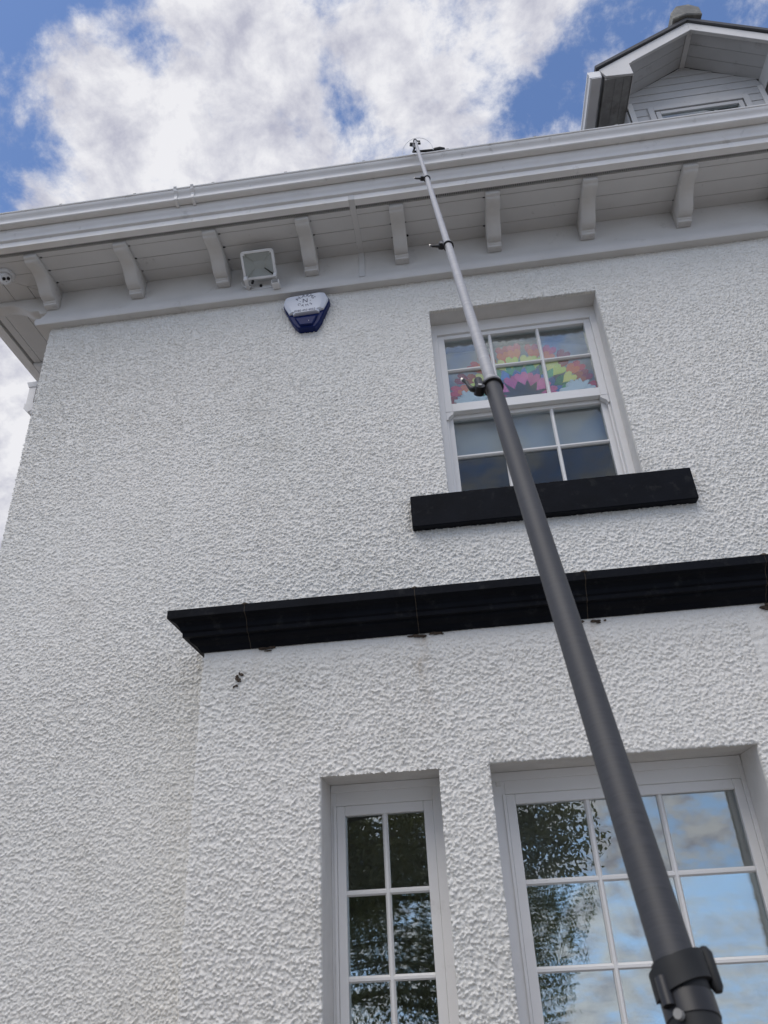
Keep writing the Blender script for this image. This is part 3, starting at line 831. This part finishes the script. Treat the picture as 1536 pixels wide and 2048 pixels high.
# ridge
hexp = [(-.125, 6.842), (-.128, 6.935), (-.060, 7.030), (.050, 7.035), (.128, 6.965), (.128, 6.850), (0, 6.885)]
B().prism([(DX + x, DYF - .05, Z(z)) for x, z in hexp], (0, .45, 0)).obj('ridge_tile', 'ridge', dorm, bevel=.008)
for k in range(1, 5):
    B().prism([(DX + x, DYF - .05 + k * .455, Z(z)) for x, z in hexp], (0, .45, 0)).obj('ridge_tile', 'ridge', dorm, bevel=.008)

# ------------------------------------------------------------------ things on the house
# floodlight on the frieze
FC = Vector((-1.078, Y(3.42), Z(3.952)))
fl = empty('floodlight', (FC.x, FC.y, FC.z), 'square white floodlight tilted down from the frieze above the alarm box', 'floodlight')
ax = Vector((1, 0, 0)); ay = Vector((0, -.71, .704)).normalized(); az_ = ax.cross(ay) * -1  # az_: back
nrm = Vector((0, -.704, -.71)).normalized(); bk = -nrm


def rrect(w_, h_, r_, n=5):
    P = []
    for sx, sy, a0 in ((1, 1, 0), (-1, 1, 90), (-1, -1, 180), (1, -1, 270)):
        for k in range(n):
            a = R(a0 + 90 * k / (n - 1)); P.append((sx * (w_ - r_) + r_ * math.cos(a), sy * (h_ - r_) + r_ * math.sin(a)))
    return P


def loft(b, rings, cap0=False, cap1=False):
    n = len(rings[0]); vs = [p for q in rings for p in q]; fs = []
    for i in range(len(rings) - 1):
        for k in range(n): fs.append((i * n + k, i * n + (k + 1) % n, (i + 1) * n + (k + 1) % n, (i + 1) * n + k))
    if cap0: fs.append(tuple(range(n)))
    if cap1: fs.append(tuple((len(rings) - 1) * n + k for k in range(n)))
    return b.add(vs, fs)


def plane_ring(w_, h_, r_, d): return [FC + ax * x + ay * y + bk * d for x, y in rrect(w_, h_, r_)]


b = B(); loft(b, [plane_ring(.095, .075, .012, .004), plane_ring(.097, .077, .013, -.002), plane_ring(.110, .090, .02, -.002), plane_ring(.114, .094, .022, .004), plane_ring(.114, .094, .022, .018), plane_ring(.085, .068, .015, .05), plane_ring(.05, .04, .01, .062)], cap1=True)
local(fl, autosmooth(b.obj('housing', 'lampwhite'), 30))
b = B()
ro = [(-.095, -.075), (.095, -.075), (.095, .075), (-.095, .075)]; ri = [(-.035, -.025), (.035, -.025), (.035, .025), (-.035, .025)]
b.add([FC + ax * x + ay * y + bk * .005 for x, y in ro] + [FC + ax * x + ay * y + bk * .024 for x, y in ri], [(0, 1, 5, 4), (1, 2, 6, 5), (2, 3, 7, 6), (3, 0, 4, 7), (4, 5, 6, 7)])
rf = local(fl, b.obj('reflector', 'reflector'))
for (x, y), (u, v), mt_ in zip(ro, ri, ('lampwhite', 'slot', 'reflector', 'lampwhite')):
    p0 = FC + ax * x * .98 + ay * y * .98 + bk * .004; p1 = FC + ax * u + ay * v + bk * .020
    local(fl, B().tube([p0, p1], [.006, .003], 6).obj('reflector_seam', mt_))
b = B(); b.obox(FC + bk * .002, ax, ay, bk, .096, .076, .0012); local(fl, b.obj('lens', 'plainglass'))
# stirrup and base
b = B()
b.box(-1.19, -1.185 + .02, Y(3.46), Y(3.555), Z(3.868), Z(3.90)); b.box(-.985, -.965, Y(3.46), Y(3.555), Z(3.868), Z(3.90))
b.box(-1.16, -1.0, Y(3.545), Y(3.562), Z(3.858), Z(3.925))
local(fl, b.obj('bracket', 'lampwhite', bevel=.002))
local(fl, B().tube([(-1.09, Y(3.548), Z(3.882)), (-1.09, Y(3.536), Z(3.882))], .010, 10).obj('bolt', 'slot'))
local(fl, B().tube([(-1.135, Y(3.50), Z(3.89)), (-1.135, Y(3.49), Z(3.86))], .009, 10).obj('cable_gland', 'slot'))
b = B().box(-.998, -.948, Y(3.47), Y(3.53), Z(3.812), Z(3.850)); local(fl, b.obj('motion_sensor', 'lampwhite', bevel=.004))
local(fl, B().box(-.992, -.954, Y(3.467), Y(3.471), Z(3.818), Z(3.842)).obj('sensor_lens', 'greyboard'))
local(fl, B().box(-.985, -.962, Y(3.49), Y(3.52), Z(3.850), Z(3.885)).obj('sensor_stem', 'greyboard'))
pts = [(-1.15, Y(3.52), Z(3.86)), (-1.19, Y(3.535), Z(3.875)), (-1.22, Y(3.545), Z(3.91)), (-1.235, Y(3.555), Z(3.95))]
local(fl, B().tube(pts, .004, 8).obj('cable', 'lampwhite'))

# alarm box
AX = -.775
al = empty('alarm_box', (AX, 0, Z(3.42)), 'white and navy burglar alarm box on the roughcast under the eaves', 'alarm box')
zq = lambda z: 3.735 - (3.735 - z) * .88
outl = [(-.052, 3.418), (.056, 3.414), (.085, 3.46), (.148, 3.650), (.150, 3.672), (.128, 3.728), (.112, 3.735), (-.128, 3.722), (-.140, 3.712), (-.151, 3.655), (-.148, 3.635), (-.088, 3.47)]
outl = [(x, zq(z)) for x, z in outl]
Pb = [(AX + x * 1.04, Y(3.60), Z(3.575 + (z - 3.575) * 1.03)) for x, z in outl]
b = B()
loft(b, [[(x, Y(3.598), z) for x, y, z in Pb], [(x, Y(3.556), z) for x, y, z in Pb], [(AX + x * .97, Y(3.545), Z(3.575 + (z - 3.575) * .98)) for x, z in outl]], True, True)
local(al, autosmooth(b.obj('base', 'navy'), 30))
cov = [(-.085, 3.520), (.088, 3.526), (.091, 3.545), (.118, 3.556), (.148, 3.655), (.150, 3.672), (.128, 3.728), (.112, 3.735), (-.128, 3.722), (-.140, 3.712), (-.151, 3.655), (-.147, 3.635), (-.112, 3.536), (-.090, 3.537)]
cov = [(x, zq(z) + (.012 if z < 3.6 else 0)) for x, z in cov]
b = B(); loft(b, [[(AX + x, Y(3.547), Z(z)) for x, z in cov], [(AX + x * .985, Y(3.532), Z(3.63 + (z - 3.63) * .985)) for x, z in cov], [(AX + x * .80, Y(3.520), Z(3.63 + (z - 3.63) * .90)) for x, z in cov]], False, True)
local(al, autosmooth(b.obj('cover', 'alarmwhite'), 25))
b = B(); low = [(-.045, zq(3.43)), (.048, zq(3.427)), (.082, zq(3.520)), (-.080, zq(3.515))]
loft(b, [[(AX + x, Y(3.546), Z(z)) for x, z in low], [(AX + x * .85, Y(3.530), Z(3.475 + (z - 3.475) * .8)) for x, z in low]], False, True)
local(al, b.obj('lamp_cover', 'navy', bevel=.003))
local(al, B().tube([(AX + .02, Y(3.5305), Z(3.495)), (AX + .02, Y(3.529), Z(3.495))], .0025, 8).obj('indicator', 'lampwhite'))


def letter(ch, x, z, size, rot, parent):
    cu = bpy.data.curves.new('lettering', 'FONT'); cu.body = ch; cu.size = size; cu.align_x = 'CENTER'; cu.align_y = 'CENTER'; cu.extrude = .0003
    to = bpy.data.objects.new('tmp', cu); COL.objects.link(to)
    bpy.context.view_layer.update()
    me = bpy.data.meshes.new_from_object(to); bpy.data.objects.remove(to)
    me.materials.append(M['navyprint'])
    o = bpy.data.objects.new('lettering', me)
    o.matrix_world = Matrix.Translation((x, Y(3.5192), z)) @ Matrix.Rotation(-rot, 4, 'Y') @ Matrix.Rotation(R(90), 4, 'X')
    COL.objects.link(o)
    mw = o.matrix_world.copy(); o.parent = parent; o.matrix_parent_inverse = Matrix.Translation(parent.location).inverted(); o.matrix_basis = mw
    return o


cz = Z(3.664)
for i, ch in enumerate('ALARMS'):
    a = R(152 - i * 25); letter(ch, AX + .062 * math.cos(a), cz + .046 * math.sin(a), .034, a - R(90), al)
for i, ch in enumerate('CAMS'):
    a = R(222 + i * 29); letter(ch, AX + .058 * math.cos(a), cz + .042 * math.sin(a), .028, a + R(90), al)
letter('N', AX - .002, cz, .050, 0, al)
letter('-', AX - .035, cz, .03, 0, al); letter('-', AX + .033, cz, .03, 0, al)
letter('0280 450 6052', AX - .004, Z(3.580), .0235, R(1), al)

# security camera under the soffit
SC = Vector((-2.852, Y(3.342), Z(ZS)))
sc = empty('security_camera', SC, 'white dome security camera with two dark lenses under the corner soffit', 'camera')
local(sc, autosmooth(B().tube([SC + Vector((0, 0, -.0015)), SC + Vector((0, 0, -.022)), SC + Vector((0, 0, -.03))], [.056, .056, .05], 24).obj('base', 'camwhite'), 40))
cc = SC + Vector((0, 0, -.045)); vd = (CAMPOS - cc + Vector((.3, .6, .0))).normalized()
bm = bmesh.new(); bmesh.ops.create_uvsphere(bm, u_segments=24, v_segments=16, radius=.042)
vs = [cc + v.co for v in bm.verts]; fs = [[q.index for q in f.verts] for f in bm.faces]; bm.free()
local(sc, B().add(vs, fs).obj('ball', 'camwhite', smooth=True))
sd = vd.cross(Vector((0, 0, 1))).normalized(); su = sd.cross(vd)
local(sc, B().tube([cc + vd * .030, cc + vd * .0405], [.0335, .030], 24).obj('face_plate', 'camwhite'))
dgx = (sd * .85 - su * .52).normalized()
for s_ in (-1, 1):
    p = cc + dgx * .0135 * s_ + su * .003
    local(sc, B().tube([p + vd * .040, p + vd * .0425], .0115, 16).obj('lens', 'lens'))
local(sc, B().tube([cc - su * .015 + vd * .0404 - sd * .008, cc - su * .015 + vd * .0415 - sd * .008], .003, 8).obj('microphone', 'lens'))

# roller blind behind the sash window
rb = B().box(.06, 1.08, Y(3.905), Y(3.907), Z(2.548), Z(3.375)).obj('roller_blind', 'blind')
rb['label'] = 'pale grey roller blind half drawn inside the upstairs sash window'; rb['category'] = 'blind'
b = B().box(.06, 1.08, Y(3.902), Y(3.911), Z(2.53), Z(2.550)); bo = b.obj('bottom_bar', 'blind'); bo.parent = rb
b = B().tube([(.05, Y(3.925), Z(3.388)), (1.09, Y(3.925), Z(3.388))], .02, 12); bo = b.obj('roller', 'blind', smooth=True); bo.parent = rb

# paper rainbow on the inside of the upper sash
rbw = empty('paper_rainbow', (.57, Y(3.788), Z(2.862)), 'rainbow of coloured paper hearts stuck inside the upper sash panes', 'paper rainbow')


def heart_mesh(s, col):
    P = []
    for k in range(16):
        a = 2 * math.pi * k / 16
        P.append((.052 * math.sin(a) ** 3 * 1.0, 0, .0036 * (13 * math.cos(a) - 5 * math.cos(2 * a) - 2 * math.cos(3 * a) - math.cos(4 * a))))
    P = [(x * s, y, z * s * 1.25) for x, y, z in P]
    me = bpy.data.meshes.new('paper_heart'); n = len(P)
    me.from_pydata([p for p in P] + [(x, .0006, z) for x, y, z in P], [], [tuple(range(n)), tuple(range(2 * n - 1, n - 1, -1))] + [(i, n + i, n + (i + 1) % n, (i + 1) % n) for i in range(n)])
    me.materials.append(M[col]); return me


hc = (.57, Z(2.845))
kk = 0
for ri_, (col, rad, n, a0, a1) in enumerate((('red', .425, 13, -2, 182), ('orange', .375, 13, -2, 182), ('yellow', .325, 12, 2, 178), ('green', .275, 11, 4, 176), ('blue', .228, 10, 6, 174), ('pink', .170, 7, 4, 176))):
    hms = [heart_mesh((.88, .84, .82, .80, .76, .86)[ri_], col + sh) for sh in ('', '_deep', '_pale')]
    for k in range(n):
        a = R(a0 + (a1 - a0) * (k + .5) / n + random.uniform(-2.5, 2.5)); rr = rad + random.uniform(-.008, .008)
        o = link(bpy.data.objects.new('paper_heart', hms[(k + (k // 3)) % 3 if ri_ != 2 else (0, 2)[k % 2]] if ri_ < 5 else hms[(0, 2)[k % 2]]), rbw)
        lay = (.004, .002, 0, .002, .004, .001)[ri_]
        o.location = (hc[0] + rr * math.cos(a) - rbw.location.x, -.003 + lay + random.uniform(0, .0008), hc[1] + rr * math.sin(a) - rbw.location.z)
        o.rotation_euler = (0, -(a - R(90)) + random.uniform(-.25, .25), 0)
for cx_, cn in ((.245, 26), (.905, 26)):
    b = B(); r_ = random.Random(int(cx_ * 100))
    for k in range(cn * 2):
        a = R(r_.uniform(0, 180)); ln = r_.uniform(.05, .10); wd = r_.uniform(.012, .022)
        p0 = Vector((cx_ + r_.uniform(-.03, .03), Y(3.7785) + r_.uniform(0, .006), Z(2.862) + r_.uniform(0, .02)))
        d = Vector((math.cos(a), 0, math.sin(a))); q = Vector((-d.z, .15, d.x))
        b.prism([p0, p0 + d * ln * .5 + q * wd, p0 + d * ln + q * wd * .4 + Vector((0, .004, 0)), p0 + d * ln - q * wd * .4, p0 + d * ln * .5 - q * wd], (0, .0007, 0))
    local(rbw, b.obj('tissue_cloud', 'tissue'))

# ------------------------------------------------------------------ telescopic pole
# straight run from the photographer's feet to the gutter; joints read off the photograph along that line
PT = CAMPOS + RT * .201 + UP * 2.407 + FW * 4.80
PD = (FW + UP * .657 - RT * .0074)
pole_at = lambda t: PT + PD * (t - 4.80)
dn = PD.normalized()
tg = (0.0 - PT.z) / PD.z + 4.80 + .03          # foot on the ground
foot = pole_at(tg)
pole = empty('telescopic_pole', (foot.x, foot.y, 0), 'long telescopic pole with clamp joints leaning up past the window to the gutter', 'pole')
tJ = [tg, .578, 1.536, 2.515, 3.615, 4.80]
rad = [.0195, .0168, .0131, .0118, .0102]
side = (-RT + UP * .05); side = (side - dn * side.dot(dn)).normalized()       # towards picture left
front = side.cross(dn).normalized()
if front.y > 0: front = -front
for i in range(5):
    pa, pb = pole_at(tJ[i] - (.1 if i else 0)), pole_at(tJ[i + 1])
    n = 12; pts = [pa.lerp(pb, k / n) for k in range(n + 1)]
    bow = [Vector((0, 0, 0)) for _ in pts]
    o = B().tube(pts, rad[i], 32).obj('pole_section', ('blackrubber', 'carbon', 'alloy', 'alloy', 'alloy')[i], smooth=False)
    local(pole, autosmooth(o, 40))


def ringc(c, r0, r1, h, mat, name, parent=pole):
    b = B(); n = 32; rings = []
    u, v = side, front
    for rr, hh in ((r0, -h / 2), (r1, -h / 2 + .001), (r1, h / 2 - .001), (r0, h / 2)):
        rings.append([c + dn * hh + (u * math.cos(2 * math.pi * k / n) + v * math.sin(2 * math.pi * k / n)) * rr for k in range(n)])
    rings.append(rings[0]); loft(b, rings)
    return local(pole, autosmooth(b.obj(name, mat), 40))


def clamp(t, r, open_=False, sc_=1.0):
    c = pole_at(t)
    ringc(c + dn * .004, r - .001, r + .0035, .016, 'alloy', 'collar_sleeve')
    ringc(c - dn * .007, r - .001, r + .0052, .009, 'blackplastic', 'collar')
    # barrel, pivot and cam lever on the picture-left side
    p = c + side * (r + .012 * sc_) + front * .004
    local(pole, autosmooth(B().tube([p + dn * .014, p - dn * .030 * sc_], .0085 * sc_, 16).obj('clamp_barrel', 'blackplastic'), 40))
    q = p - dn * .034 * sc_ + side * .003
    local(pole, autosmooth(B().tube([q - front * -.010, q - front * .010], .0105 * sc_, 20).obj('cam', 'blackplastic'), 40))
    local(pole, B().tube([q + front * .009, q + front * .0125], .0042 * sc_, 14).obj('bolt', 'steel'))
    if not open_:
        pts = [q + side * .004, q + side * .016 * sc_ + dn * .004, q + side * .020 * sc_ + dn * .018, q + side * .022 * sc_ + dn * .034, q + side * .028 * sc_ + dn * .046]
    else:
        pts = [q, q + side * .009 - dn * .006, q + side * .019 - dn * .005, q + side * .029 - dn * .007, q + side * .034 + dn * .001]
    pts = [x * sc_ if False else x for x in pts]
    local(pole, B().tube(pts, [.0075 * sc_, .006 * sc_, .0042, .004, .0045], 10).obj('lever', 'blackplastic', smooth=True))
    local(pole, B().tube([pts[-1], pts[-1] + (pts[-1] - pts[-2]).normalized() * .006], .004, 8).obj('lever_tip', 'steel'))


clamp(1.536, .0168)
clamp(2.515, .0131, True, .85)
clamp(3.615, .0118, True, .85)
# bottom clamp, close to the lens: wide dark collar with a wrap-round lever
c = pole_at(.578)
ringc(c + dn * .001, .0165, .0196, .024, 'blackrubber', 'collar')
ringc(c - dn * .020, .0165, .0205, .018, 'blackplastic', 'collar_sleeve')
b = B(); n = 20; inner = []; outer = []
for k in range(n + 1):
    a = R(-20 + 215 * k / n); d = (-side * math.cos(a) + front * math.sin(a))
    e = .0 if k > 3 else (3 - k) * .0022
    inner.append(c + d * (.0196 + e)); outer.append(c + d * (.0232 + e))
ringpts = []
for p in inner + outer[::-1]: ringpts.append(p)
m_ = len(inner); vs = [p + dn * (h - (p - c).dot(side) * .28) for h in (-.008, .013) for p in ringpts]; L2 = 2 * m_
fs = []
for k in range(n):
    fs += [(k, k + 1, L2 - 2 - k, L2 - 1 - k), (L2 + k, L2 + L2 - 1 - k, L2 + L2 - 2 - k, L2 + k + 1)]
for k in range(L2): fs.append((k, (k + 1) % L2, L2 + (k + 1) % L2, L2 + k))
local(pole, autosmooth(B().add(vs, fs).obj('lever', 'blackrubber'), 40))
p = c - side * .0240 + front * .006
local(pole, autosmooth(B().tube([p - dn * .010, p - dn * .006, p + dn * .018, p + dn * .023], [.003, .0050, .0056, .003], 14).obj('lever_tip', 'blackrubber'), 40))
p = c + side * .0190 + front * .010
local(pole, autosmooth(B().tube([p - dn * .022, p - dn * .002], .0052, 14).obj('clamp_barrel', 'blackplastic'), 40))
p = c + side * .0150 + front * .0150 - dn * .030
local(pole, B().tube([p, p + front * .003 + side * .003], .0036, 12).obj('bolt', 'greyboard'))
# rubber foot
local(pole, autosmooth(B().tube([foot - dn * .0 + Vector((0, 0, .004)), pole_at(tg + .06)], [.024, .0225], 20).obj('rubber_foot', 'blackplastic'), 40))
# head: cap, knobs, swivel disc, nozzle arm and wire hoop
tip = pole_at(4.80)
ringc(pole_at(4.785), .0095, .0135, .03, 'blackplastic', 'end_cap')
local(pole, B().tube([tip - side * .012, tip - side * .032 - dn * .01], [.004, .005], 8).obj('wing_knob', 'blackplastic'))
p = pole_at(4.70) - side * .022
local(pole, B().tube([p + front * .006, p - front * .006], .009, 12).obj('side_knob', 'blackplastic'))
p = pole_at(4.66) + side * .020
local(pole, autosmooth(B().tube([p + front * .008, p - front * .012], .021, 20).obj('swivel_disc', 'blackplastic'), 40))
p2 = pole_at(4.53) + side * .016 - front * .004
local(pole, B().tube([p, p2], [.008, .007], 10).obj('swivel_stem', 'blackplastic'))
zz_ = Z(4.312); yy_ = -.575
h0 = Vector((tip.x - .02, yy_ - .02, zz_)); h1 = Vector((tip.x + .105, yy_ - .005, zz_ + .008)); h2 = Vector((tip.x + .15, yy_, zz_ + .012))
local(pole, autosmooth(B().tube([p2, h0, h0.lerp(h1, .5), h1, h1.lerp(h2, .3), h2, h2 + Vector((.028, .004, -.004)), h2 + Vector((.034, .005, -.008))], [.006, .007, .008, .009, .015, .018, .015, .006], 14).obj('nozzle', 'blackrubber'), 50))
pts = []
for k in range(17):
    a = math.pi * k / 16
    pts.append(Vector((tip.x + .010 - .098 * math.cos(a), yy_ - .02 - .02 * math.sin(a), zz_ - .01 + .115 * math.sin(a))))
local(pole, B().tube(pts, .0017, 6).obj('wire_hoop', 'wire'))

# ------------------------------------------------------------------ tree across the garden (seen mirrored in the bay windows)
tree = empty('broadleaf_tree', (-4.0, -11.3, -.25), 'tall leafy tree standing opposite the bay, mirrored in its narrow window', 'tree')
TB = Vector((-4.0, -11.3, -.3))
b = B(); pts = [TB + Vector((.08 * math.sin(k * 1.1), .05 * math.cos(k), k * .8)) for k in range(11)]
b.tube(pts, [.30, .25, .23, .21, .20, .18, .16, .13, .10, .07, .03], 10)
clumps = []
r_ = random.Random(5)
for k in range(46):
    h = r_.uniform(.18, .95); a = r_.uniform(0, 6.283)
    sp_ = 3.5 * math.sin(math.pi * min(1, (h + .06)) ** .8) * r_.uniform(.45, 1.0)
    p0 = TB + Vector((0, 0, .8 + h * 6.5)); p1 = p0 + Vector((math.cos(a) * sp_, math.sin(a) * sp_, r_.uniform(-.3, .9) - .25 * sp_ * .3))
    mid = p0.lerp(p1, .5) + Vector((0, 0, .25)); b.tube([p0, mid, p1], [.06, .04, .012], 6, cap=False)
    clumps.append((p1, r_.uniform(.75, 1.25))); clumps.append((mid, r_.uniform(.6, 1.0)))
for p in ((.65, -10.2, 2.7), (.70, -10.3, 3.5), (.30, -10.1, 1.9), (.6, -10.5, 4.6), (.1, -10.0, 1.3), (.3, -10.5, 2.9), (-.3, -10.5, 2.1), (-.3, -10.5, 4.4), (-.3, -10.2, 1.0), (-.4, -10.4, 3.3), (-1.2, -10.2, 2.5), (-1.6, -10.2, 1.1), (-1.3, -10.3, 3.9), (-2.2, -10.4, 1.8), (-1.0, -10.2, .5), (.1, -10.2, .6)):
    p1 = Vector(p) + Vector((.62 - max(0, 1.6 - p[2]) * .35, 0, 0)); b.tube([TB + Vector((0, 0, p1.z + .2)), (TB + p1) * .5 + Vector((0, 0, p1.z * .5 + .3)), p1], [.06, .04, .012], 6, cap=False); clumps.append((p1, .85)); clumps.append((p1 + Vector((-.9, 0, .1)), .9))
tk = autosmooth(b.obj('trunk', 'bark'), 60); local(tree, tk)
NL = 125000
cl = np.array([[*c, r] for c, r in clumps]); wgt = cl[:, 3] ** 2; pick = rng.choice(len(cl), NL, p=wgt / wgt.sum())
d = rng.normal(size=(NL, 3)); d /= np.linalg.norm(d, axis=1)[:, None]
rr = rng.random(NL) ** .5
C = cl[pick, :3] + d * (rr * cl[pick, 3])[:, None] * np.array([1, 1, .72])
u = rng.normal(size=(NL, 3)); u /= np.linalg.norm(u, axis=1)[:, None]
v = np.cross(u, rng.normal(size=(NL, 3))); v /= np.linalg.norm(v, axis=1)[:, None]
sz = rng.uniform(.034, .066, NL)[:, None]
VV = np.stack([C - u * sz, C + v * sz * .45, C + u * sz, C - v * sz * .45], 1).reshape(-1, 3)
me = bpy.data.meshes.new('crown'); me.vertices.add(len(VV)); me.vertices.foreach_set('co', VV.ravel().astype(np.float32))
me.loops.add(NL * 4); me.loops.foreach_set('vertex_index', np.arange(NL * 4, dtype=np.int32))
me.polygons.add(NL); me.polygons.foreach_set('loop_start', (np.arange(NL) * 4).astype(np.int32)); me.update(calc_edges=True)
me.materials.append(M['leaf']); local(tree, link(bpy.data.objects.new('crown', me)))
